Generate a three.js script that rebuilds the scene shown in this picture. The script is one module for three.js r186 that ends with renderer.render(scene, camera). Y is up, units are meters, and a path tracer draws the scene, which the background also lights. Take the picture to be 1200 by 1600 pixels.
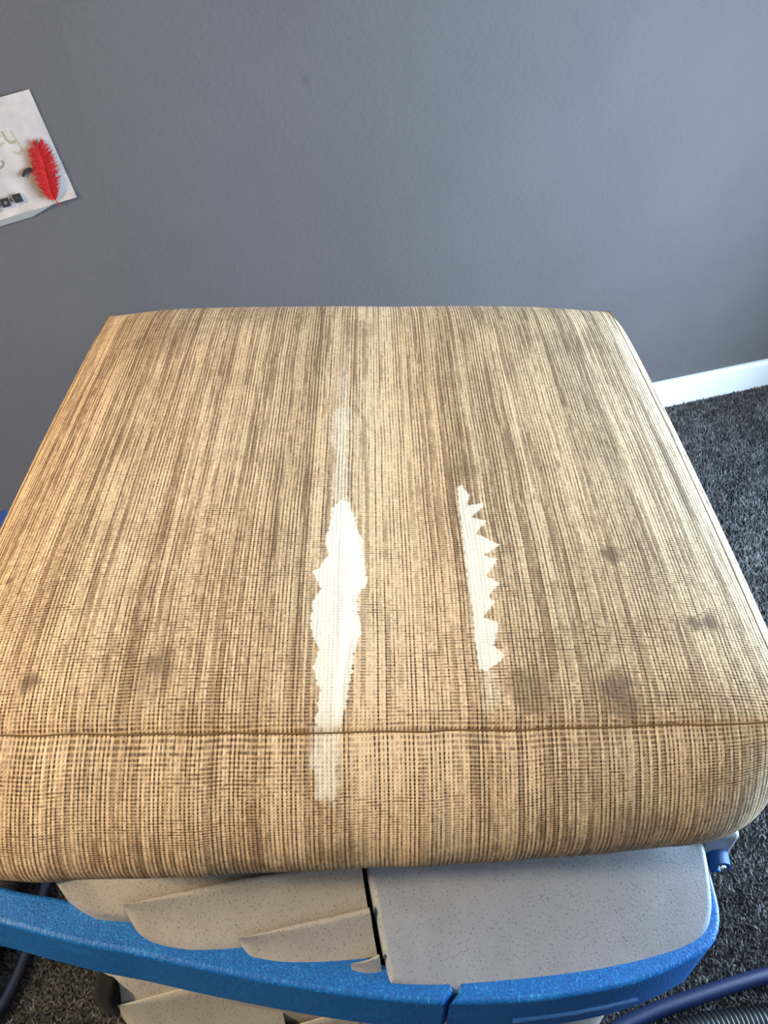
import * as THREE from 'three';
import { RoundedBoxGeometry } from 'three/addons/geometries/RoundedBoxGeometry.js';
import { mergeGeometries } from 'three/addons/utils/BufferGeometryUtils.js';
import { RectAreaLightUniformsLib } from 'three/addons/lights/RectAreaLightUniformsLib.js';

// ---------------------------------------------------------------- camera, light, exposure
const EYE = 1.5, YAW = -19.03 * Math.PI / 180, PITCH = -42.58 * Math.PI / 180;
const scene = new THREE.Scene();
const camera = new THREE.PerspectiveCamera(65.45, 1200 / 1600, 0.02, 60);
camera.position.set(0, EYE, 0);
camera.rotation.order = 'YXZ';
camera.rotation.set(PITCH, YAW, 0);
scene.add(camera);
const renderer = new THREE.WebGLRenderer({ antialias: true });
renderer.toneMapping = THREE.LinearToneMapping;
renderer.toneMappingExposure = 1.0;
renderer.shadowMap.enabled = true;
RectAreaLightUniformsLib.init();
scene.background = new THREE.Color().setRGB(0.62, 0.8, 1.0);
scene.backgroundIntensity = 2.0;
const DAY = { color: new THREE.Color().setRGB(0.53, 0.74, 1.0), power: 38 };          // daylight through the window
const LAMP = { color: new THREE.Color().setRGB(1.0, 0.77, 0.5), power: 14 };          // warm ceiling lamp
// the window in the wall on the right
const WIN = { x: 2.2, z0: -1.1, z1: 0.5, y0: 0.2, y1: 1.75 };
const daylight = new THREE.RectAreaLight(DAY.color, DAY.power, WIN.z1 - WIN.z0 - 0.12, WIN.y1 - WIN.y0 - 0.12);
daylight.position.set(WIN.x - 0.02, (WIN.y0 + WIN.y1) / 2, (WIN.z0 + WIN.z1) / 2);
daylight.lookAt(0, (WIN.y0 + WIN.y1) / 2, (WIN.z0 + WIN.z1) / 2);
daylight.name = 'window_daylight';
scene.add(daylight);

// ---------------------------------------------------------------- helpers
let seed = 7;
const rnd = () => { seed = (seed * 1664525 + 1013904223) >>> 0; return seed / 4294967296; };
const hash = (a, b = 0) => { let h = (Math.imul(a | 0, 374761393) + Math.imul(b | 0, 668265263)) | 0; h = Math.imul(h ^ (h >>> 13), 1274126177); return ((h ^ (h >>> 16)) >>> 0) / 4294967296; };
const sm = t => t * t * (3 - 2 * t);
function noise(x, y) {
  const i = Math.floor(x), j = Math.floor(y), u = sm(x - i), v = sm(y - j);
  const a = hash(i, j), b = hash(i + 1, j), c = hash(i, j + 1), d = hash(i + 1, j + 1);
  return a + (b - a) * u + (c - a) * v + (a - b - c + d) * u * v;
}
const fbm = (x, y) => 0.55 * noise(x, y) + 0.29 * noise(x * 2.1 + 9.2, y * 2.1 + 3.7) + 0.16 * noise(x * 4.3 + 1.7, y * 4.3 + 8.1);
const clamp = (x, a = 0, b = 1) => Math.min(b, Math.max(a, x));
const step = (a, b, x) => sm(clamp((x - a) / (b - a)));
const lerp = (a, b, t) => a + (b - a) * t;

// a texture computed pixel by pixel; fn(u, v) returns [r, g, b] 0..255
function texture(w, h, fn, srgb = true, wrap = false) {
  const d = new Uint8Array(w * h * 4);
  for (let j = 0, k = 0; j < h; j++) for (let i = 0; i < w; i++, k += 4) {
    const c = fn((i + 0.5) / w, (j + 0.5) / h);
    d[k] = clamp(c[0], 0, 255); d[k + 1] = clamp(c[1], 0, 255); d[k + 2] = clamp(c[2], 0, 255); d[k + 3] = 255;
  }
  const t = new THREE.DataTexture(d, w, h, THREE.RGBAFormat);
  t.magFilter = THREE.LinearFilter; t.minFilter = THREE.LinearMipmapLinearFilter; t.generateMipmaps = true;
  if (srgb) t.colorSpace = THREE.SRGBColorSpace;
  t.wrapS = t.wrapT = wrap ? THREE.RepeatWrapping : THREE.ClampToEdgeWrapping;
  t.needsUpdate = true;
  return t;
}
function metres(t, size) { t.repeat.set(1 / size, 1 / size); return t; }
function mat(o) { return new THREE.MeshStandardMaterial({ side: THREE.DoubleSide, ...o }); }

const taken = {};
function numbered(n) { const k = taken[n] || 0; taken[n] = k + 1; return k ? n + '_' + String(k).padStart(3, '0') : n; }
function shade(o) { o.traverse(m => { if (m.isMesh) { m.castShadow = true; m.receiveShadow = true; } }); return o; }
function thing(name, label, category, pos = [0, 0, 0], turn = 0, group) {
  const o = new THREE.Group(); o.name = numbered(name); o.position.set(...pos); o.rotation.y = turn;
  o.userData = { label, category }; if (group) o.userData.group = group;
  scene.add(o); return o;
}
function part(name, geo, m, parent, label) {
  const o = new THREE.Mesh(geo, m); o.name = name; o.castShadow = o.receiveShadow = true;
  if (label) o.userData.label = label;
  parent.add(o); return o;
}
function struct(name, geo, m, pos = [0, 0, 0], parent = scene) {
  const o = part(name, geo, m, parent); o.position.set(...pos);
  if (parent === scene) o.userData = { kind: 'structure' };
  return o;
}
// the frame of the photographed things: r to the right, f away from the viewer, turned by YAW in the room
const toRoom = (r, h, f) => [Math.cos(YAW) * r - Math.sin(YAW) * f, h, -Math.sin(YAW) * r - Math.cos(YAW) * f];

const merge = list => mergeGeometries(list.map(g => g.index ? g.toNonIndexed() : g));
function gridGeo(nu, nv, fn) {        // fn(i/nu, j/nv) -> [x, y, z, u, v]
  const pos = [], uv = [], idx = [];
  for (let j = 0; j <= nv; j++) for (let i = 0; i <= nu; i++) { const p = fn(i / nu, j / nv); pos.push(p[0], p[1], p[2]); uv.push(p[3], p[4]); }
  for (let j = 0; j < nv; j++) for (let i = 0; i < nu; i++) { const a = j * (nu + 1) + i, b = a + 1, c = a + nu + 1, d = c + 1; idx.push(a, b, d, a, d, c); }
  const g = new THREE.BufferGeometry();
  g.setAttribute('position', new THREE.Float32BufferAttribute(pos, 3));
  g.setAttribute('uv', new THREE.Float32BufferAttribute(uv, 2));
  g.setIndex(idx); g.computeVertexNormals(); return g;
}
// evenly spaced points along a polyline or a smooth curve through pts (2D)
function along(pts, n, smooth = true) {
  const v = pts.map(p => new THREE.Vector3(p[0], p[1], 0));
  let c;
  if (smooth) c = new THREE.CatmullRomCurve3(v, false, 'centripetal');
  else { c = new THREE.CurvePath(); for (let i = 0; i + 1 < v.length; i++) c.add(new THREE.LineCurve3(v[i], v[i + 1])); }
  const out = []; for (let i = 0; i <= n; i++) { const q = c.getPointAt(i / n); out.push([q.x, q.y]); }
  return out;
}
function inPoly(P, x, y) { let r = false; for (let i = 0, j = P.length - 1; i < P.length; j = i++) { const a = P[i], b = P[j]; if ((a[1] > y) !== (b[1] > y) && x < (b[0] - a[0]) * (y - a[1]) / (b[1] - a[1]) + a[0]) r = !r; } return r; }
function edgeDist(P, x, y) { let m = 9; for (let i = 0, j = P.length - 1; i < P.length; j = i++) { const a = P[j], b = P[i], dx = b[0] - a[0], dy = b[1] - a[1]; const t = clamp(((x - a[0]) * dx + (y - a[1]) * dy) / (dx * dx + dy * dy + 1e-12)); m = Math.min(m, Math.hypot(x - a[0] - t * dx, y - a[1] - t * dy)); } return m; }
function box2(P, pad) { let b = [9, 9, -9, -9]; for (const p of P) { b[0] = Math.min(b[0], p[0]); b[1] = Math.min(b[1], p[1]); b[2] = Math.max(b[2], p[0]); b[3] = Math.max(b[3], p[1]); } return [b[0] - pad, b[1] - pad, b[2] + pad, b[3] + pad]; }

// ---------------------------------------------------------------- the room
const WZ = -1.734, XL = -2.1, XR = WIN.x, ZB = 2.4, CEIL = 2.42;
const wallMap = texture(1024, 1024, (u, v) => {
  const n = fbm(u * 9, v * 9) - 0.5, f = hash(Math.floor(u * 1024), Math.floor(v * 1024)) - 0.5;
  let k = 1 + n * 0.07 + f * 0.05 - 0.14 * (1 - step(0.25, 1, Math.hypot((u - 0.275) * 1.6, (v - 0.902) * 1.3) / 0.009));
  return [79 * k, 74 * k, 73 * k];
}, true, true);
const paint = mat({ map: metres(wallMap, 1.6), roughness: 0.88, bumpMap: metres(texture(512, 512, (u, v) => { const k = 255 * fbm(u * 60, v * 60); return [k, k, k]; }, false, true), 0.6), bumpScale: 0.0006 });
const white = mat({ color: 0xd2d1cd, roughness: 0.4 });
const ceilingPaint = mat({ color: 0xc9c8c2, roughness: 0.9 });
function wallBox(w, h, d) { const g = new THREE.BoxGeometry(w, h, d), p = g.attributes.position, uv = g.attributes.uv; for (let i = 0; i < p.count; i++) uv.setXY(i, p.getX(i) + p.getZ(i), p.getY(i)); return g; }
struct('wall_back', wallBox(XR - XL + 0.4, CEIL, 0.12), paint, [(XL + XR) / 2, CEIL / 2, WZ - 0.06]);
struct('wall_left', wallBox(0.12, CEIL, ZB - WZ), paint, [XL - 0.06, CEIL / 2, (ZB + WZ) / 2]);
struct('wall_front', wallBox(XR - XL + 0.4, CEIL, 0.12), paint, [(XL + XR) / 2, CEIL / 2, ZB + 0.06]);
{ // wall with the window opening, four pieces joined into one wall
  const L = ZB - WZ, at = (g, y, z) => g.translate(0, y, z);
  const g = merge([
    at(wallBox(0.2, WIN.y0, L), WIN.y0 / 2, (ZB + WZ) / 2),
    at(wallBox(0.2, CEIL - WIN.y1, L), (CEIL + WIN.y1) / 2, (ZB + WZ) / 2),
    at(wallBox(0.2, WIN.y1 - WIN.y0, WIN.z0 - WZ), (WIN.y0 + WIN.y1) / 2, (WZ + WIN.z0) / 2),
    at(wallBox(0.2, WIN.y1 - WIN.y0, ZB - WIN.z1), (WIN.y0 + WIN.y1) / 2, (ZB + WIN.z1) / 2)]);
  struct('wall_right', g, paint, [XR + 0.1, 0, 0]);
}
struct('ceiling', wallBox(XR - XL + 0.6, 0.1, ZB - WZ + 0.4), ceilingPaint, [(XL + XR) / 2, CEIL + 0.05, (ZB + WZ) / 2]);
{ // window: frame, mullion, pane, sill
  const w = WIN.z1 - WIN.z0, h = WIN.y1 - WIN.y0, cy = (WIN.y0 + WIN.y1) / 2, cz = (WIN.z0 + WIN.z1) / 2;
  const win = new THREE.Group(); win.name = 'window_1'; win.position.set(XR + 0.1, cy, cz); win.userData = { kind: 'structure' }; scene.add(win);
  const bar = (sy, sz, y, z) => new RoundedBoxGeometry(0.06, sy, sz, 2, 0.008).translate(0, y, z);
  part('window_frame', merge([bar(0.06, w, h / 2 - 0.03, 0), bar(0.06, w, -h / 2 + 0.03, 0), bar(h, 0.06, 0, w / 2 - 0.03), bar(h, 0.06, 0, -w / 2 + 0.03), bar(h, 0.05, 0, 0)]), white, win);
  part('pane', new THREE.BoxGeometry(0.004, h - 0.1, w - 0.1), new THREE.MeshPhysicalMaterial({ transmission: 1, thickness: 0, roughness: 0, ior: 1.5, color: 0xffffff }), win);
  part('window_sill', new RoundedBoxGeometry(0.3, 0.03, w + 0.1, 2, 0.01).translate(-0.1, -h / 2 + 0.0, 0), white, win);
}
// skirting boards: a board with a rounded top edge
function skirting(name, len, pos, turn) {
  const s = new THREE.Shape(); s.moveTo(0, -0.03); s.lineTo(0.017, -0.03); s.lineTo(0.017, 0.088); s.quadraticCurveTo(0.0165, 0.098, 0.008, 0.1); s.lineTo(0, 0.1); s.closePath();
  const g = new THREE.ExtrudeGeometry(s, { depth: len, bevelEnabled: false, curveSegments: 6 }); g.translate(0, 0, -len / 2);
  const o = struct(name, g, white, pos); o.rotation.y = turn; return o;
}
skirting('baseboard_back', XR - XL, [(XL + XR) / 2, 0, WZ], -Math.PI / 2);
skirting('baseboard_left', ZB - WZ, [XL, 0, (ZB + WZ) / 2], 0);
skirting('baseboard_right', ZB - WZ, [XR, 0, (ZB + WZ) / 2], Math.PI);

// carpet: woven backing and real tufts where the picture could see them
const carpetTone = (x, z) => { const k = fbm(x * 90, z * 90), m = fbm(x * 9 + 4, z * 9); return clamp(0.24 + (k - 0.5) * 1.0 + (m - 0.5) * 0.5 + (noise(x * 3.1 + 2, z * 3.7) - 0.5) * 0.3, 0, 1); };
const carpetMap = texture(1024, 1024, (u, v) => { const k = carpetTone(u * 1.2, v * 1.2); return [lerp(34, 92, k), lerp(32, 88, k), lerp(31, 84, k)]; }, true, true);
const floorMat = mat({ map: metres(carpetMap, 1.2), roughness: 1, bumpMap: metres(carpetMap.clone(), 1.2), bumpScale: 0.004 });
struct('floor', (() => { const g = new THREE.BoxGeometry(XR - XL + 0.4, 0.1, ZB - WZ + 0.3), p = g.attributes.position, uv = g.attributes.uv; for (let i = 0; i < p.count; i++) uv.setXY(i, p.getX(i), p.getZ(i)); return g; })(), floorMat, [(XL + XR) / 2, -0.05, (ZB + WZ) / 2]);
{
  const blade = new THREE.ConeGeometry(0.0022, 0.0095, 4, 1, true); blade.translate(0, 0.0045, 0);
  const x0 = -1.1, x1 = 2.3, z0 = WZ + 0.019, z1 = 0.6, d = 0.0049;
  const nx = Math.floor((x1 - x0) / d), nz = Math.floor((z1 - z0) / d);
  const pile = new THREE.InstancedMesh(blade, mat({ color: 0xffffff, roughness: 1 }), nx * nz);
  pile.name = 'carpet_pile'; pile.userData = { kind: 'stuff', label: 'dark grey speckled carpet pile covering the floor', category: 'carpet' };
  const M = new THREE.Matrix4(), q = new THREE.Quaternion(), e = new THREE.Euler(), c = new THREE.Color(); let n = 0;
  for (let j = 0; j < nz; j++) for (let i = 0; i < nx; i++) {
    const x = x0 + (i + rnd()) * d, z = z0 + (j + rnd()) * d;
    const s = 0.8 + rnd() * 0.7;
    e.set((rnd() - 0.5) * 1.3, rnd() * 6.28, (rnd() - 0.5) * 1.3); q.setFromEuler(e);
    M.compose(new THREE.Vector3(x, -0.0005, z), q, new THREE.Vector3(s * 1.2, s * (0.8 + 0.4 * rnd()), s * 1.2));
    pile.setMatrixAt(n, M);
    const k = clamp(carpetTone(x, z) * 0.9 + (rnd() < 0.16 ? 0.38 * rnd() : 0) + (rnd() - 0.5) * 0.12);
    c.setRGB(lerp(0.021, 0.21, k), lerp(0.019, 0.194, k), lerp(0.0185, 0.185, k)); pile.setColorAt(n, c); n++;
  }
  pile.receiveShadow = true; pile.castShadow = true; scene.add(pile);
}

// the ceiling lamp that gives the warm light: rose, cable, socket, shade, bulb
{
  const [lx, , lz] = toRoom(-1.6, 0, -0.12);
  const t = thing('pendant_lamp', 'pale pendant lamp hanging from the ceiling', 'lamp', [lx, CEIL, lz]);
  part('ceiling_rose', new THREE.LatheGeometry([[0, 0], [0.055, 0], [0.05, -0.02], [0.012, -0.03], [0, -0.03]].map(p => new THREE.Vector2(...p)), 32), white, t);
  part('cable', new THREE.CylinderGeometry(0.003, 0.003, 0.36, 8).translate(0, -0.20, 0), white, t);
  part('lamp_shade', new THREE.LatheGeometry([[0.0, -0.38], [0.03, -0.39], [0.1, -0.41], [0.17, -0.48], [0.172, -0.48], [0.102, -0.407], [0.03, -0.387], [0.0, -0.377]].map(p => new THREE.Vector2(...p)), 48), mat({ color: 0xf0ece2, roughness: 0.8 }), t);
  part('bulb', new THREE.SphereGeometry(0.035, 24, 16).translate(0, -0.46, 0), mat({ color: 0xffffff, emissive: LAMP.color, emissiveIntensity: 6 }), t);
  const l = new THREE.PointLight(LAMP.color, LAMP.power, 0, 2); l.position.set(0, -0.52, 0); l.castShadow = true; l.shadow.radius = 4; l.name = 'lamp_light'; t.add(l);
}

// ---------------------------------------------------------------- the seat cushion
const CB = 0.3, CA = 0.285, CBASE = 0.8885, CTOP = 1.029 - CBASE, DOME = 0.03;
// x across, t from front (-CA) to back (+CA): holes between the threads, streaky yarns, wear and stains
const patchMain = [[-.0160,-.0817],[-.0079,-.0844],[-.0035,-.098],[.0003,-.117],[.0044,-.1312],[.0055,-.155],[.0079,-.1685],[.0069,-.1775],[.0007,-.184],[.0007,-.1957],[.0036,-.2129],[.0022,-.2208],[-.0009,-.2291],[-.0026,-.2464],[-.0056,-.2627],[-.0085,-.2755],[-.0102,-.2859],[-.0290,-.2855],[-.0271,-.2711],[-.0252,-.2624],[-.0289,-.2555],[-.0311,-.2438],[-.0275,-.2335],[-.0324,-.223],[-.034,-.2094],[-.0333,-.1922],[-.0281,-.1805],[-.0347,-.1641],[-.0267,-.1544],[-.0236,-.1446],[-.0262,-.1275],[-.0231,-.1127],[-.0221,-.0936]];
const patchCore = [[-.0127,-.0858],[-.004,-.1019],[.0034,-.1312],[.0055,-.155],[.0064,-.1728],[-.0012,-.1839],[-.0011,-.1985],[.0017,-.2157],[-.0027,-.2312],[-.0056,-.2539],[-.0094,-.2755],[-.0119,-.2858],[-.017,-.2857],[-.019,-.2672],[-.0168,-.2489],[-.0151,-.2233],[-.0144,-.1954],[-.0117,-.1645],[-.0139,-.1309]];
const patchTail = [[-.0205,.0518],[-.0081,.0516],[-.0085,-.0082],[-.0074,-.0859],[-.0213,-.0856],[-.0244,-.07],[-.0208,-.0267],[-.028,.0017],[-.0263,.0412]];
const patchTip = [[-.0192,.1327],[-.0126,.1326],[-.0094,.0516],[-.0211,.0518]];
const patchSaw = [[.0837,-.0671],[.0888,-.0645],[.0945,-.0795],[.0907,-.0912],[.1055,-.0875],[.1038,-.0933],[.0936,-.1051],[.1057,-.1096],[.0953,-.1244],[.1127,-.1373],[.0989,-.1481],[.1094,-.1524],[.0981,-.1688],[.1075,-.1762],[.0978,-.1886],[.1026,-.1935],[.0922,-.2062],[.1032,-.2118],[.1008,-.2209],[.0971,-.2302],[.1046,-.2389],[.1011,-.2425],[.0944,-.2466],[.0905,-.2502],[.084,-.2479],[.0834,-.2299],[.0832,-.1971],[.0827,-.1661],[.0827,-.1326],[.0828,-.0955]];
const patchSawEnd = [[.0834,-.2452],[.0966,-.2466],[.0989,-.2666],[.0922,-.2779],[.0849,-.2771]];
const patchFront = [[-.0305,-.283],[-.0102,-.283],[-.0115,-.3],[-.0125,-.318],[-.0165,-.325],[-.02,-.318],[-.0245,-.322],[-.029,-.317],[-.0285,-.304],[-.032,-.298]];
// [outline, strength, feather, jitter]
const WEAR = [[patchTip, 0.22, 0.004, 0.004], [patchTail, 0.42, 0.003, 0.005], [patchMain, 0.86, 0.0012, 0.0025], [patchCore, 1.0, 0.004, 0.001], [patchSaw, 0.9, 0.0014, 0.0015], [patchSawEnd, 0.38, 0.004, 0.005], [patchFront, 0.66, 0.003, 0.003]].map(w => [...w, box2(w[0], 0.008)]);
const STAINS = [[.199, -.1464, .008, .6], [.2473, -.2083, .006, .6], [.2608, -.2066, .006, .6], [.1772, -.2627, .013, .55], [.183, -.274, .009, .5], [.1189, -.2643, .016, .4], [-.137, -.242, .011, .5], [-.1426, -.252, .014, .25], [-.2261, -.2509, .007, .6], [-.2688, -.1592, .004, .6], [-.0017, .2011, .02, .2], [.09, -.045, .016, .25], [.2345, .1751, .03, .18], [-.21, .19, .035, .22], [-.12, .235, .03, .2], [-.012, -.37, .016, .22], [.06, -.40, .03, .2], [.19, -.375, .03, .22], [-.075, -.385, .012, .3]];
function fabric(x, t) {
  const wob = 0.35 * (noise(x * 14, t * 22) - 0.5);
  const c = x / 0.0029 + wob, b = Math.round(c), d = Math.abs(c - b);
  const r = t / 0.0023 + 0.45 * (noise(x * 30, t * 12) - 0.5), rb = Math.round(r), rd = Math.abs(r - rb);
  const gap = 1 - step(0.09, 0.29, d);
  const ci = Math.floor(c + 0.0);
  const group = noise(b / 2.3 + 77, t * 6), run = noise(b * 3.7, t / 0.05), run2 = noise(b * 1.9 + 50, t / 0.009);
  const st = step(0.30, 0.88, 0.34 * hash(b, 5) + 0.2 * group + 0.36 * run + 0.3 * run2);
  const hole = 1 - step(0.14, 0.44, rd);
  let dark = gap * (0.16 + 1.0 * st) * (0.34 + 0.9 * hole * (0.25 + 0.75 * hash(b, rb)));
  // tone of the yarn itself: some warps are brownish for a centimetre or two
  const yarn = step(0.52, 0.80, 0.34 * hash(ci + 31, 2) + 0.48 * noise(ci * 5.3 + 9, t / 0.06) + 0.22 * noise(ci * 2.9 + 70, t / 0.012));
  dark = Math.max(dark, yarn * (0.16 + 0.34 * hole));
  const wl = noise(x / 0.0035 + rb * 13.1, rb * 5.3), wg = noise(x / 0.05 + 4, t / 0.014), weft = (1 - step(0.10, 0.34, rd)) * clamp(wl * 1.3 + wg * 1.0 - 1.0) * lerp(0.58, 0.3, step(-0.2, 0.0, t));
  dark = Math.max(dark, weft) + 0.2 * (noise(x / 0.0009, t / 0.0011) - 0.5);
  // long slubs and blotchy dirt
  const slub = step(0.55, 0.86, noise(x / 0.0034 + 3, t / 0.12 + 2 * noise(x / 0.05, 4))), blot = fbm(x / 0.035 + 20, t / 0.03);
  const clean = step(-0.012, 0.004, x) * (1 - step(0.07, 0.092, x));
  const bundle = noise(x / 0.0105 + 60, t / 0.35 + 3) + 0.8 * noise(x / 0.0046 + 11, t / 0.16 + 7) - 0.9;
  dark += 0.21 * bundle * (0.55 + 0.45 * step(-0.24, -0.12, t)) + (0.06 * slub + 0.13 * (blot - 0.47)) * (1 - 0.6 * clean) + (0.055 - 0.11 * clean + 0.05 * step(0.0, 0.26, t));
  let h = (1 - 0.75 * gap * hole) * (0.75 + 0.25 * (1 - rd * 1.2)) - 0.25 * weft;
  dark = clamp(dark * 1.16 + 0.015);
  const k = 1 + 0.1 * (hash(b + 900, rb) - 0.5);
  let R = lerp(231, 76, dark) * k, G = lerp(200, 52, dark) * k, B = lerp(158, 30, dark) * k;
  let stain = 0;
  for (const s of STAINS) { const q = Math.hypot(x - s[0], t - s[1]) / s[2]; if (q < 1.6) stain = Math.max(stain, s[3] * (1 - step(0.3, 1.5, q + 0.8 * (noise(x / 0.006, t / 0.006) - 0.5)))); }
  if (stain) { R = lerp(R, 88, stain); G = lerp(G, 69, stain); B = lerp(B, 50, stain); }
  let w = 0;
  for (const p of WEAR) {
    const bb = p[4]; if (x < bb[0] || x > bb[2] || t < bb[1] || t > bb[3]) continue;
    const jx = x + p[3] * (noise(x / 0.003, t / 0.0022) - 0.5), jt = t + p[3] * (noise(x / 0.003 + 40, t / 0.004) - 0.5);
    const e = edgeDist(p[0], jx, jt), s = inPoly(p[0], jx, jt) ? e : -e;
    w = Math.max(w, p[1] * step(-p[2] * 0.4, p[2], s));
  }
  if (w) { const keep = 1 - w * (0.90 + 0.1 * w), dk = 1 - 0.30 * dark * (1.15 - w); R = lerp(R, 253 * dk, 1 - keep); G = lerp(G, 244 * dk, 1 - keep); B = lerp(B, 226 * dk, 1 - keep); h = lerp(h, 0.8, 0.5 * w); }
  return [R, G, B, h * 255];
}
function fabricPair(w, h, t0, t1) {
  const bump = new Uint8Array(w * h); let n = 0;
  const map = texture(w, h, (u, v) => { const f = fabric(-0.306 + 0.612 * u, t0 + (t1 - t0) * v); bump[n++] = clamp(f[3], 0, 255); return f; });
  n = 0; const bm = texture(w, h, () => { const k = bump[n++]; return [k, k, k]; }, false);
  return mat({ map, bumpMap: bm, bumpScale: 0.0007, roughness: 0.95 });
}
const FRONT_LEN = 0.215;
const topCloth = fabricPair(2048, 2048, -CA, CA);
const frontCloth = fabricPair(2048, 768, -CA - FRONT_LEN, -CA);
const cushion = thing('seat_cushion', 'beige woven seat cushion with two white worn patches, lying on the blue and grey machine', 'cushion', toRoom(-0.023, CBASE, 0.58), YAW + Math.PI / 180);
{
  const sgn = Math.sign;
  const domeH = (u, v) => (DOME + 0.004 * (u < 0 ? 1 : 0) * u * u) * Math.pow(Math.max(0, 1 - Math.abs(u) ** 5), 0.8) * Math.pow(Math.max(0, 1 - Math.abs(v) ** (v > 0 ? 9 : 4)), 0.6)
    - 0.0045 * Math.exp(-(((u - 0.13) / 0.17) ** 2)) * (1 - v ** 6) - 0.004 * Math.max(0, u - 0.25) * (1 - v ** 8) * (1 - u ** 8) * 1.5
    + 0.0018 * (noise(u * 4 + 9, v * 2 + 5) - 0.5) * (1 - v ** 8) * (1 - u ** 8);
  const ease = s => sgn(s) * (1 - Math.pow(1 - Math.abs(s), 1.6));   // finer cells near the edges
  const uvx = x => (x + 0.306) / 0.612;
  // outline of the top: nearly a rectangle, sides bowed slightly, seam a little uneven
  const px = (u, v) => u * (CB + 0.004 * (1 - v * v));
  const pz = (u, v) => -v * (CA - 0.002 + 0.003 * (1 - u * u) + (v < 0 ? 0.0015 * (noise(u * 14, 3) - 0.5) : 0));
  const rise = (u) => 0.0012 * (noise(u * 11 + 2, 8) - 0.5);
  part('top_panel', gridGeo(120, 120, (a, b) => { const u = ease(a * 2 - 1), v = ease(b * 2 - 1); return [px(u, v), CTOP + domeH(u, v) + rise(u) * Math.max(0, -v) ** 9, pz(u, v), uvx(px(u, v)), (CA - pz(u, v)) / (2 * CA)]; }), topCloth, cushion);
  // one side of the boxing: e(s) gives the edge point along the seam, n the outward direction, bulge(s)
  function side(name, e, n, bulge, uvf, m, power = 0.92) {
    part(name, gridGeo(110, 26, (a, b) => {
      const s = ease(a * 2 - 1), p = e(s), w = Math.pow(Math.max(0, Math.sin(Math.PI * Math.pow(b, power))), n[1] ? 0.8 : 0.55) * bulge(s) * Math.pow(1 - Math.abs(s) ** 10, 0.5) + 0.0;
      const y = p[1] * (1 - b);
      return [p[0] + n[0] * w - n[1] * 0, y, p[2] + n[1] * w, ...uvf(s, b, p, w)];
    }), m, cushion);
  }
  side('front_panel', s => [px(s, -1), CTOP + rise(s), pz(s, -1)], [0, 1], s => 0.058 - 0.011 * s + 0.004 * (noise(s * 5, 2) - 0.5), (s, b, p) => [uvx(p[0]), 1 - b], frontCloth);
  side('back_panel', s => [px(s, 1), CTOP, pz(s, 1)], [0, -1], () => 0.03, (s, b, p) => [uvx(p[0]), 1 - b], frontCloth);
  side('side_panel', s => [px(1, s), CTOP, pz(1, s)], [1, 0], () => 0.022, (s, b) => [0.98 - 0.2 * b, 0.5 + 0.48 * s], topCloth, 0.8);
  side('side_panel', s => [px(-1, s), CTOP, pz(-1, s)], [-1, 0], () => 0.013, (s, b) => [0.02 + 0.2 * b, 0.5 + 0.48 * s], topCloth, 0.75);
  part('base_panel', gridGeo(8, 8, (a, b) => { const u = a * 2 - 1, v = b * 2 - 1; return [px(u, v), 0.0, pz(u, v), uvx(px(u, v)), 0.5 + 0.3 * v]; }), frontCloth, cushion);
  const thread = mat({ color: 0x735831, roughness: 0.95 });
  const seamTube = f => { const pts = []; for (let i = 0; i <= 60; i++) pts.push(f(ease(i / 30 - 1))); return new THREE.TubeGeometry(new THREE.CatmullRomCurve3(pts), 160, 0.0006, 6); };
  part('seam', seamTube(s => new THREE.Vector3(px(s, -1), CTOP + rise(s) + 0.0002, pz(s, -1) + 0.0002)), thread, cushion);
  part('seam', seamTube(s => new THREE.Vector3(px(1, s), CTOP + 0.0002, pz(1, s))), thread, cushion);
  part('seam', seamTube(s => new THREE.Vector3(px(-1, s), CTOP + 0.0002, pz(-1, s))), thread, cushion);
  part('seam', seamTube(s => new THREE.Vector3(px(s, 1), CTOP + 0.0002, pz(s, 1))), thread, cushion);
}

// ---------------------------------------------------------------- the carpet-cleaning machine under the cushion
const flecks = (lr, lg, lb) => texture(1024, 1024, (u, v) => {
  const x = u * 300, y = v * 300;      // tenths of a pixel cell: 1 mm cells of a 300 mm tile
  let dark = 0;
  for (let dj = -1; dj <= 1; dj++) for (let di = -1; di <= 1; di++) {
    const ci = Math.floor(x / 2.2) + di, cj = Math.floor(y / 2.2) + dj; if (hash(ci + 11, cj) > 0.40) continue;
    const cx = (ci + hash(ci, cj + 31)) * 2.2, cy = (cj + hash(ci + 17, cj)) * 2.2, a = hash(ci, cj + 99) * 6.28, ex = x - cx, ey = y - cy;
    const q = Math.hypot((ex * Math.cos(a) + ey * Math.sin(a)) / (0.35 + 0.6 * hash(ci + 3, cj)), (ey * Math.cos(a) - ex * Math.sin(a)) / 0.34);
    dark = Math.max(dark, (1 - step(0.5, 1.2, q)) * (0.25 + 0.75 * hash(ci, cj + 7)));
  }
  const k = 1 + 0.1 * (fbm(u * 14, v * 14) - 0.5) + 0.05 * (hash(Math.floor(u * 1024), Math.floor(v * 1024)) - 0.5);
  return [lerp(lr, 96, dark) * k, lerp(lg, 93, dark) * k, lerp(lb, 90, dark) * k];
}, true, true);
const grain = texture(512, 512, (u, v) => { const k = 255 * (0.6 * noise(u * 150, v * 150) + 0.4 * noise(u * 300, v * 300)); return [k, k, k]; }, false, true);
const greyPlastic = mat({ map: metres(flecks(168, 163, 154), 0.3), roughness: 0.42, bumpMap: metres(grain, 0.16), bumpScale: 0.00022 });
const coolGreyPlastic = mat({ map: metres(flecks(148, 152, 160), 0.3), roughness: 0.42, bumpMap: greyPlastic.bumpMap, bumpScale: 0.00022 });
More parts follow.
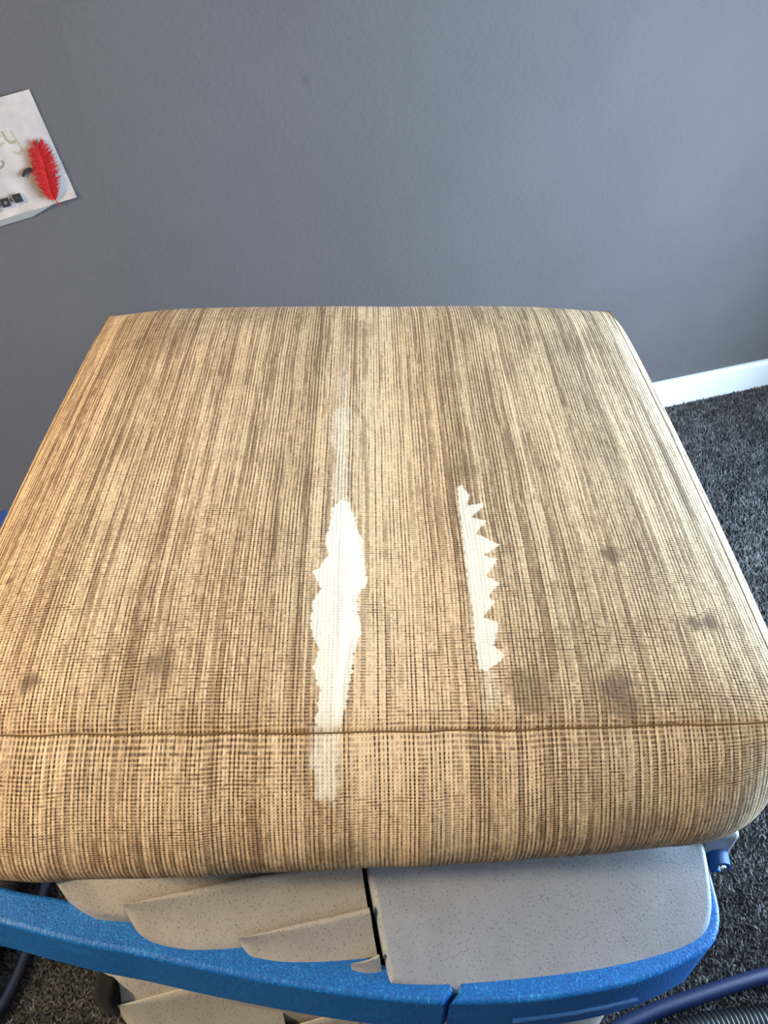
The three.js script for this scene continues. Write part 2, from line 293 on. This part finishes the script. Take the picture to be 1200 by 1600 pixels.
const blueMap = texture(1024, 1024, (u, v) => {
  const s = noise(u * 330, v * 330), s2 = hash(Math.floor(u * 420), Math.floor(v * 420)), l = step(0.62, 0.95, s) * 0.6 + (s2 > 0.9 ? 0.35 * s2 : 0), d = step(0.35, 0.05, s) * 0.4;
  const scuff = step(0.68, 0.85, fbm(u * 5, v * 11)) * 0.16, k = l * 0.75 + scuff;
  return [lerp(2, 84, k) * (1 - d * 0.4), lerp(92, 176, k) * (1 - d * 0.4), lerp(168, 232, k) * (1 - d * 0.4)];
}, true, true);
const bluePlastic = mat({ map: metres(blueMap, 0.3), roughness: 0.5, bumpMap: metres(grain.clone(), 0.16), bumpScale: 0.00035 });
const blackGap = mat({ color: 0x050505, roughness: 1 });
const blackRubber = mat({ color: 0x101112, roughness: 0.5 });
const chrome = mat({ color: 0xd8dde2, roughness: 0.12, metalness: 1 });

const machine = thing('carpet_cleaning_machine', 'blue and speckled grey plastic carpet cleaning machine carrying the beige cushion', 'machine', toRoom(0, 0, 0.5), YAW);
const mPart = (name, g, m, parent = machine, label) => part(name, g.translate(0, 0, 0.5), m, parent, label);   // geometry is written in r, h, -f from the eye's foot
const hoodH = f => { const t = clamp((0.30 - f) / 0.10, 0, 1.6); return 0.8815 - 0.05 * (t * t / (t + 0.25) * 1.25); };
// a plate: star-shaped outline in (r, f), top following hf, rounded rim, skirt
function plate(outline, c, hf, lift, rim, skirt) {
  const rings = [0, 0.2, 0.4, 0.6, 0.75, 0.88, 1], n = outline.length - 1, rows = [];
  const inset = (p, d) => { const dx = c[0] - p[0], dy = c[1] - p[1], l = Math.hypot(dx, dy); return [p[0] + dx / l * d, p[1] + dy / l * d]; };
  for (const k of rings) rows.push(p => { const q = inset(p, rim), r = c[0] + (q[0] - c[0]) * k, f = c[1] + (q[1] - c[1]) * k; return [r, hf(f, r) + lift, f, 0]; });
  for (const a of [0.25, 0.5, 0.75, 1]) rows.push(p => { const q = inset(p, rim * (1 - Math.sin(a * Math.PI / 2))); return [q[0], hf(q[1], q[0]) + lift - rim * (1 - Math.cos(a * Math.PI / 2)), q[1], rim * a]; });
  for (const s of [0.5, 1]) rows.push(p => [p[0], hf(p[1], p[0]) + lift - rim - skirt * s, p[1], rim + skirt * s]);
  return gridGeo(n, rows.length - 1, (a, b) => { const p = outline[Math.round(a * n)], q = rows[Math.round(b * (rows.length - 1))](p); return [q[0], q[1], -q[2], q[0] + q[3] * 0.3, q[2] - q[3]]; });
}
// an overlapping louvre between its upper ledge U and lower edge L, both from the left tip to the right end
function louvre(U, L, hf, lift, fall, skirt) {
  const N = 44, u = along(U, N), l = along(L, N);
  const prof = [[0, -0.02, 0], [0, -0.006, 0], [0.0, -0.002, 0], [0.012, -0.0004, 0], [0.05, 0.0006, 0], [0.11, 0.0012, 1], [0.16, 0.0008, 1], [0.22, -0.0012, 1], [0.36, -0.0048, 1], [0.52, -0.0078, 1], [0.7, -0.0098, 1], [0.86, -0.0118, 1], [0.96, -0.0138, 1], [1, -0.0175, 1]];
  const rows = prof.length + 1;
  return gridGeo(N, rows - 1, (a, b) => {
    const i = Math.round(a * N), j = Math.round(b * (rows - 1)), [v, y] = j < prof.length ? prof[j] : [1, -0.0175 - skirt];
    const r = lerp(u[i][0], l[i][0], v), f = lerp(u[i][1], l[i][1], v);
    const tipFade = Math.min(1, i / 7);
    return [r, hf(f) + lift + y * (j < 3 || j >= prof.length ? 1 : lerp(0.55, 1, tipFade)) * fall, -f, r, f - Math.max(0, -y) * 0.8];
  });
}
// lower body standing on the floor, with casters
{
  const prof = [[0.05, -0.004], [0.08, 0], [0.4, 0], [0.64, 0], [0.70, -0.004], [0.74, -0.02], [0.76, -0.05]];
  const plan = []; const pts = [[-0.245, 0.76], [-0.245, 0.30], [-0.232, 0.252], [-0.19, 0.236], [-0.05, 0.224], [0.05, 0.219], [0.14, 0.226], [0.2, 0.24], [0.235, 0.262], [0.25, 0.31], [0.25, 0.76]];
  for (const p of along(pts, 90)) plan.push(p);
  for (const p of along([[0.25, 0.76], [0.2, 0.79], [-0.2, 0.79], [-0.245, 0.76]], 30).slice(1)) plan.push(p);
  const c = [0, 0.5];
  const body = mPart('lower_body', gridGeo(plan.length - 1, prof.length + 1, (a, b) => {
    const p = plan[Math.round(a * (plan.length - 1))], j = Math.round(b * (prof.length + 1));
    if (j === 0) return [c[0], 0.05, -c[1], 0, 0];
    if (j === prof.length + 1) return [c[0], 0.77, -c[1], 0, 0];
    const [h, o] = prof[j - 1], d = Math.hypot(p[0] - c[0], p[1] - c[1]), k = (d + o) / d;
    return [c[0] + (p[0] - c[0]) * k, h, -(c[1] + (p[1] - c[1]) * k), a * 2, h];
  }), greyPlastic);
  for (const [r, f] of [[-0.19, 0.3], [0.19, 0.3], [-0.19, 0.7], [0.19, 0.7]]) {
    const w = new THREE.CylinderGeometry(0.04, 0.04, 0.03, 28).rotateZ(Math.PI / 2).translate(r, 0.04, -f);
    const cst = mPart('caster', w, blackRubber);
    mPart('caster_fork', merge([new RoundedBoxGeometry(0.006, 0.06, 0.03, 2, 0.002).translate(r - 0.02, 0.052, -f), new RoundedBoxGeometry(0.006, 0.06, 0.03, 2, 0.002).translate(r + 0.02, 0.052, -f), new THREE.CylinderGeometry(0.012, 0.012, 0.03, 16).translate(r, 0.085, -f)]), chrome, cst);
  }
  // louvres on the lower front, seen below the blue bumper
  const lowH = f => 0.72 - Math.max(0, 0.245 - f) * 1.6;
  mPart('lower_louvre', louvre([[-0.258, 0.258], [-0.2, 0.262], [-0.12, 0.262]], [[-0.258, 0.258], [-0.25, 0.234], [-0.237, 0.226], [-0.2, 0.226], [-0.155, 0.232]], lowH, 0.0, 1.6, 0.05), greyPlastic);
  mPart('lower_louvre', louvre([[-0.242, 0.229], [-0.19, 0.238], [-0.1, 0.25]], [[-0.242, 0.229], [-0.225, 0.21], [-0.2, 0.202], [-0.15, 0.206], [-0.09, 0.218]], lowH, -0.012, 1.6, 0.05), greyPlastic);
  mPart('lower_louvre', louvre([[-0.165, 0.206], [-0.11, 0.216], [-0.02, 0.232]], [[-0.165, 0.206], [-0.14, 0.19], [-0.1, 0.186], [-0.03, 0.2]], lowH, -0.024, 1.6, 0.05), greyPlastic);
  mPart('slot', new RoundedBoxGeometry(0.022, 0.05, 0.03, 2, 0.008).translate(-0.25, 0.68, -0.242), blackGap);
}
// core of the hood under the louvres: dark, it shows only in the gaps
{
  const s = new THREE.Shape([[-0.235, 0.28], [-0.19, 0.255], [-0.1, 0.24], [-0.02, 0.222], [0.01, 0.21], [0.1, 0.212], [0.19, 0.226], [0.24, 0.25], [0.245, 0.3], [0.245, 0.78], [-0.24, 0.78]].map(p => new THREE.Vector2(...p)));
  mPart('hood_core', new THREE.ExtrudeGeometry(s, { depth: 0.09, bevelEnabled: false }).rotateX(-Math.PI / 2).translate(0, 0.742, 0), blackGap);
}
// louvres of the hood, top to bottom
{
  const GAP = f => -0.018 + (0.272 - f) * 0.27;       // left side of the dark joint
  const L1 = [[-.256, .262], [-.245, .255], [-.227, .2475], [-.209, .246], [-.199, .2455], [-.168, .2525], [-.109, .2625], [-.05, .2695], [-.0185, .2725]];
  const L2 = [[-.201, .247], [-.194, .238], [-.176, .229], [-.151, .224], [-.131, .224], [-.112, .2255], [-.073, .2335], [-.039, .2395], [-.0115, .2445]];
  const L3 = [[-.110, .227], [-.102, .22], [-.082, .211], [-.063, .208], [-.043, .208], [-.025, .2105], [-.012, .2135], [-.004, .2165]];
  const L4 = [[-.025, .212], [-.019, .205], [-.010, .201], [-.001, .2005], [0.0012, .202]];
  const U1 = [[-.256, .262], [-.262, .30], [-.25, .34], [-.14, .36], [-.02, .36]];
  const U2 = [[-.201, .247], [-.168, .254], [-.109, .264], [-.05, .271], [-.0185, .275]];
  const U3 = [[-.110, .227], [-.073, .235], [-.039, .241], [-.0115, .246]];
  const U4 = [[-.025, .212], [-.012, .215], [-.004, .218]];
  for (const [U, L] of [[U1, L1], [U2, L2], [U3, L3], [U4, L4]]) mPart('louvre', louvre(U, L, hoodH, 0.0035, 1.3, 0.02), greyPlastic);
  // smooth cover on the right of the joint
  const edge = [...along([[0.0045, 0.201], [0.048, 0.197], [0.12, 0.2], [0.193, 0.211], [0.233, 0.222], [0.252, 0.235], [0.261, 0.252], [0.263, 0.275], [0.263, 0.31], [0.263, 0.7]], 110), ...along([[0.263, 0.7], [0.263, 0.77], [-0.1, 0.77], [-0.1, 0.6]], 40, false).slice(1), ...along([[-0.1, 0.6], [-0.015, 0.275], [0.0045, 0.201]], 50, false).slice(1)];
  mPart('cover_panel', plate(edge, [0.13, 0.34], (f, r) => hoodH(f) - 0.013 * Math.max(0, r / 0.26) ** 4 - 0.04 * Math.max(0, r), 0.002, 0.006, 0.014), coolGreyPlastic);
}
// blue bumper around the front in two pieces with a diagonal joint
{
  const shape = P => new THREE.Shape(P.map(p => new THREE.Vector2(...p)));
  const slab = (P, h0, h1, bev) => new THREE.ExtrudeGeometry(shape(P), { depth: h1 - h0 - 2 * bev, bevelEnabled: true, bevelThickness: bev, bevelSize: bev, bevelOffset: -bev, bevelSegments: 4, curveSegments: 8 }).rotateX(-Math.PI / 2).translate(0, h0 + bev, 0);
  const outer = along([[-0.43, 0.56], [-0.43, 0.38], [-0.415, 0.305], [-0.37, 0.263], [-0.305, 0.245], [-0.234, 0.229], [-0.198, 0.223], [-0.147, 0.213], [-0.058, 0.198], [0.0, 0.191], [0.044, 0.188]], 70);
  const inner = along([[-0.211, 0.255], [-0.259, 0.264], [-0.315, 0.274], [-0.36, 0.292], [-0.383, 0.33], [-0.39, 0.4], [-0.39, 0.56]], 40);
  const left = [...outer, [0.052, 0.196], [0.052, 0.235], [-0.08, 0.25], [-0.19, 0.262], ...inner];
  mPart('bumper', slab(left, 0.765, 0.832, 0.004), bluePlastic, machine, 'long blue bumper bar on the left');
  const out2 = along([[0.0485, 0.188], [0.119, 0.191], [0.193, 0.203], [0.236, 0.218], [0.256, 0.229], [0.268, 0.247], [0.272, 0.29], [0.272, 0.74]], 80);
  const corner = mPart('bumper', slab([...out2, [0.235, 0.74], [0.225, 0.3], [0.18, 0.26], [0.0555, 0.24], [0.0555, 0.196]], 0.758, 0.832, 0.004), bluePlastic, machine, 'blue corner bumper on the right');
  const rib = along([[0.1, 0.1885], [0.15, 0.1945], [0.2, 0.2035]], 12).map(p => new THREE.Vector3(p[0], 0.79, -p[1]));
  mPart('moulded_rib', new THREE.TubeGeometry(new THREE.CatmullRomCurve3(rib), 24, 0.0022, 8), bluePlastic, corner);
  // struts joining the left handle loop back to the body
  mPart('bumper_arm', new RoundedBoxGeometry(0.19, 0.05, 0.06, 3, 0.012).translate(-0.33, 0.798, -0.56), bluePlastic);
}
// small pale bracket with a blue knob at the right side
{
  const [r, f] = [0.277, 0.3];
  const br = mPart('bracket', new RoundedBoxGeometry(0.026, 0.05, 0.03, 3, 0.005).translate(r, 0.845, -f - 0.012), mat({ color: 0xaeb6c0, roughness: 0.4 }), machine, 'small pale grey bracket at the side');
  mPart('knob', new THREE.CylinderGeometry(0.0085, 0.0095, 0.012, 24).rotateX(Math.PI / 2).translate(r + 0.001, 0.838, -f + 0.008), bluePlastic, br);
  mPart('screw', new THREE.SphereGeometry(0.004, 16, 12).translate(r + 0.001, 0.84, -f + 0.0145), chrome, br);
}

// ---------------------------------------------------------------- hoses on the carpet
const navy = mat({ color: 0x061735, roughness: 0.42 });
function tube(pts, rad, seg = 160) { return new THREE.TubeGeometry(new THREE.CatmullRomCurve3(pts.map(p => new THREE.Vector3(...toRoom(p[0], p[1], p[2])))), seg, rad, 14); }
function single(name, geo, m, label, category, group) {    // a thing that is one mesh: its origin goes to the middle of its base
  geo.computeBoundingBox(); const b = geo.boundingBox, c = [(b.min.x + b.max.x) / 2, b.min.y, (b.min.z + b.max.z) / 2]; geo.translate(-c[0], -c[1], -c[2]);
  const o = new THREE.Mesh(geo, m); o.name = numbered(name); o.position.set(...c); o.castShadow = o.receiveShadow = true; o.userData = { label, category }; if (group) o.userData.group = group; scene.add(o); return o;
}
single('solution_hose', tube([[0.29, 0.018, 0.30], [0.36, 0.018, 0.372], [0.42, 0.018, 0.399], [0.531, 0.018, 0.432], [0.648, 0.018, 0.461], [0.82, 0.018, 0.49], [1.0, 0.018, 0.56], [1.3, 0.018, 0.78], [1.5, 0.018, 1.1]], 0.0125), navy, 'smooth navy blue hose crossing the carpet at the lower right, beside the black ribbed hose', 'hose');
function ribbed(pts, rad, pitch) {
  const c = new THREE.CatmullRomCurve3(pts.map(p => new THREE.Vector3(...toRoom(p[0], p[1], p[2])))), len = c.getLength(), n = Math.round(len / pitch * 8), fr = c.computeFrenetFrames(n), P = new THREE.Vector3();
  return gridGeo(n, 28, (a, b) => {
    const i = Math.round(a * n); c.getPointAt(a, P); const th = b * Math.PI * 2, r = rad - 0.0032 * Math.pow(0.5 - 0.5 * Math.cos(a * len / pitch * Math.PI * 2), 1.5);
    const N = fr.normals[i], B = fr.binormals[i];
    return [P.x + r * (N.x * Math.cos(th) + B.x * Math.sin(th)), P.y + r * (N.y * Math.cos(th) + B.y * Math.sin(th)), P.z + r * (N.z * Math.cos(th) + B.z * Math.sin(th)), a * len, b * 0.1];
  });
}
single('vacuum_hose', ribbed([[0.375, 0.034, 0.28], [0.43, 0.034, 0.345], [0.50, 0.034, 0.37], [0.62, 0.034, 0.385], [0.8, 0.034, 0.405], [1.0, 0.034, 0.45], [1.35, 0.034, 0.66], [1.62, 0.034, 1.05]], 0.028, 0.0078), mat({ color: 0x17181a, roughness: 0.32 }), 'black corrugated vacuum hose on the carpet in the lower right corner', 'hose');
single('vacuum_hose', ribbed([[-0.69, 0.036, 0.95], [-0.70, 0.036, 0.78], [-0.685, 0.036, 0.62], [-0.675, 0.036, 0.5], [-0.69, 0.036, 0.4], [-0.74, 0.036, 0.28], [-0.86, 0.036, 0.06], [-0.95, 0.036, -0.15]], 0.03, 0.0078), blackRubber, 'black hose on the carpet at the lower left, behind the blue bumper', 'hose');
single('solution_hose', tube([[-0.615, 0.02, 0.95], [-0.61, 0.02, 0.78], [-0.615, 0.02, 0.63], [-0.612, 0.02, 0.5], [-0.625, 0.02, 0.42], [-0.68, 0.02, 0.3], [-0.78, 0.02, 0.1], [-0.85, 0.02, -0.15]], 0.010), navy, 'dark navy hose on the brown-lit carpet at the lower left edge', 'hose');

// ---------------------------------------------------------------- blue storage tub by the wall, mostly out of the picture on the left
{
  const t = thing('storage_tub', 'blue plastic storage tub by the wall, just showing left of the cushion', 'tub', [-0.67, 0, -1.56]);
  const tubBlue = mat({ color: 0x2d5f9e, roughness: 0.4 });
  part('tub_body', (() => { const g = new RoundedBoxGeometry(0.5, 0.13, 0.26, 4, 0.02).translate(0, 0.068, 0), p = g.attributes.position; for (let i = 0; i < p.count; i++) { const k = 0.9 + 0.1 * p.getY(i) / 0.13; p.setX(i, p.getX(i) * k); p.setZ(i, p.getZ(i) * k); } g.computeVertexNormals(); return g; })(), tubBlue, t);
  part('lid', new RoundedBoxGeometry(0.53, 0.03, 0.28, 4, 0.012).translate(0, 0.145, 0), mat({ color: 0x1c3f74, roughness: 0.85 }), t, 'blue lid');
  part('front_label', new RoundedBoxGeometry(0.16, 0.06, 0.004, 2, 0.0015).translate(0.15, 0.06, 0.128), mat({ color: 0xdfe6ea, roughness: 0.6 }), t, 'pale label');
}

// ---------------------------------------------------------------- child's collage on the wall: sheet, crayon letters, feather, squares
{
  const W = 0.297, Hh = 0.203, tilt = 9.6 * Math.PI / 180;
  // base of the group: bottom right corner of the sheet on the wall
  const t = thing('paper_collage', 'white sheet of paper with a red feather and crayon letters stuck to the grey wall', 'paper', [-0.060, 0.881, WZ + 0.004]);
  t.rotation.z = tilt;
  const crumple = (x, y) => 0.0035 * (fbm(x * 26 + 3, y * 26) - 0.4) + 0.006 * (1 - step(0, 0.016, y));
  const paperTex = texture(1024, 700, (u, v) => {
    const x = -W + u * W, y = v * Hh, n = fbm(x * 40, y * 40), s = hash(Math.floor(u * 1024), Math.floor(v * 700));
    let c = [166 * (0.92 + 0.16 * n), 154 * (0.92 + 0.16 * n), 146 * (0.92 + 0.16 * n)];
    const line = (pts, w, col, a) => { let m = 9; for (let i = 0; i + 1 < pts.length; i++) m = Math.min(m, edgeDist([pts[i], pts[i + 1]], x, y)); const k = a * (1 - step(w * 0.55, w, m)) * (0.6 + 0.4 * s); c = c.map((q, i) => lerp(q, col[i], k)); };
    const olive = [122, 116, 74], dim = [150, 140, 132];
    // pale crayon letters: a c and a y, and below them the end of another letter
    line([[-.0777, .1466], [-.0770, .1335], [-.0720, .1261], [-.0634, .1261]], 0.0034, olive, 0.85);
    line([[-.0617, .1446], [-.0609, .1314], [-.0584, .1188], [-.0587, .1080], [-.0668, .1041], [-.0744, .1087]], 0.003, [140, 138, 104], 0.8);
    line([[-.084, .142], [-.090, .147], [-.098, .144], [-.101, .134], [-.097, .126], [-.0903, .1264], [-.085, .1297]], 0.0034, olive, 0.55);
    line([[-.1117, .0887], [-.1041, .0915], [-.1003, .0965], [-.1020, .1]], 0.0026, [92, 80, 74], 0.8);
    line([[-.1125, .0887], [-.1161, .08], [-.1166, .0689]], 0.0024, dim, 0.75);
    line([[-.13, .14], [-.135, .12], [-.127, .108]], 0.003, olive, 0.5);
    return c;
  });
  part('sheet', gridGeo(60, 40, (a, b) => { const x = -W + a * W, y = b * Hh; return [x, y, crumple(x, y), a, b]; }), mat({ map: paperTex, roughness: 0.9 }), t);
  // folded-up lower edge of the sheet
  part('folded_edge', gridGeo(40, 4, (a, b) => { const x = -W + a * (W - 0.046), y = -0.014 * (1 - b) * Math.min(1, (1 - a) * 5) + 0.0004; return [x, y, 0.006 - 0.0062 * (1 - b) * Math.min(1, (1 - a) * 5), a, 0.3]; }), mat({ color: 0x8d877d, roughness: 0.9 }), t, 'greyish folded strip');
  const sq = (x, y, a) => new RoundedBoxGeometry(0.0165, 0.017, 0.0014, 2, 0.0005).rotateZ(a).translate(x, y, 0.0062);
  const dark = mat({ color: 0x1d1718, roughness: 0.7 }), lightMark = mat({ color: 0x8d8684, roughness: 0.8 });
  part('black_square', sq(-0.1056, 0.0300, 0.0), dark, t);
  const s2 = part('black_square', sq(-0.1305, 0.0285, 0.0), dark, t);
  part('pale_mark', new THREE.TorusGeometry(0.0028, 0.0008, 6, 4).translate(-0.1305, 0.0285, 0.0072), lightMark, s2);
  part('black_square', sq(-0.1545, 0.0255, 0.0), dark, t);
  part('black_square', sq(-0.1785, 0.0235, 0.0), dark, t);
  const scrap = new THREE.Shape(); scrap.moveTo(-0.0105, -0.005); scrap.quadraticCurveTo(-0.005, 0.004, 0.003, 0.0058); scrap.quadraticCurveTo(0.010, 0.0062, 0.0125, 0.0035); scrap.quadraticCurveTo(0.009, 0.0, 0.002, -0.001); scrap.quadraticCurveTo(-0.003, -0.005, -0.008, -0.0072); scrap.closePath();
  part('black_scrap', new THREE.ExtrudeGeometry(scrap, { depth: 0.001, bevelEnabled: true, bevelSize: 0.0004, bevelThickness: 0.0004, bevelSegments: 1 }).translate(-0.0690, 0.0712, 0.005), dark, t);
  // red feather: curved quill with barbs of real thickness
  const quill = new THREE.CatmullRomCurve3([[-0.0265, 0.108, 0.006], [-0.0334, 0.0686, 0.009], [-0.0390, 0.0386, 0.011], [-0.0410, 0.0159, 0.010], [-0.0354, -0.0072, 0.008]].map(p => new THREE.Vector3(...p)));
  const red = mat({ color: 0xb00a08, roughness: 0.8 }), barbs = [];
  const feather = part('feather', new THREE.TubeGeometry(quill, 40, 0.0011, 6), red, t, 'fluffy red feather');
  for (let i = 0; i < 1500; i++) {
    const u = Math.pow(rnd(), 1.15) * 0.83, p = quill.getPoint(u), tg = quill.getTangent(u), s = rnd() < 0.5 ? -1 : 1;
    const len = (0.011 + 0.011 * Math.sin(Math.PI * Math.pow(u / 0.83, 0.8) * 0.9 + 0.25)) * (0.35 + 1.0 * rnd());
    const side = new THREE.Vector3(-tg.y * s, tg.x * s, 0), back = tg.clone().multiplyScalar(-0.25 - (u < 0.06 ? 2.5 : 1.0) * rnd());
    const dir = side.add(back).normalize().multiplyScalar(len), mid = p.clone().addScaledVector(dir, 0.5).add(new THREE.Vector3(0, 0, 0.0015 + 0.004 * rnd())), end = p.clone().add(dir).add(new THREE.Vector3((rnd() - 0.5) * 0.003, (rnd() - 0.5) * 0.003, -0.001 + 0.003 * rnd()));
    barbs.push(new THREE.TubeGeometry(new THREE.QuadraticBezierCurve3(p, mid, end), 3, 0.00042, 3));
  }
  const bm = part('barbs', merge(barbs), red, feather); bm.userData.kind = 'stuff';
}

shade(scene);
renderer.render(scene, camera);
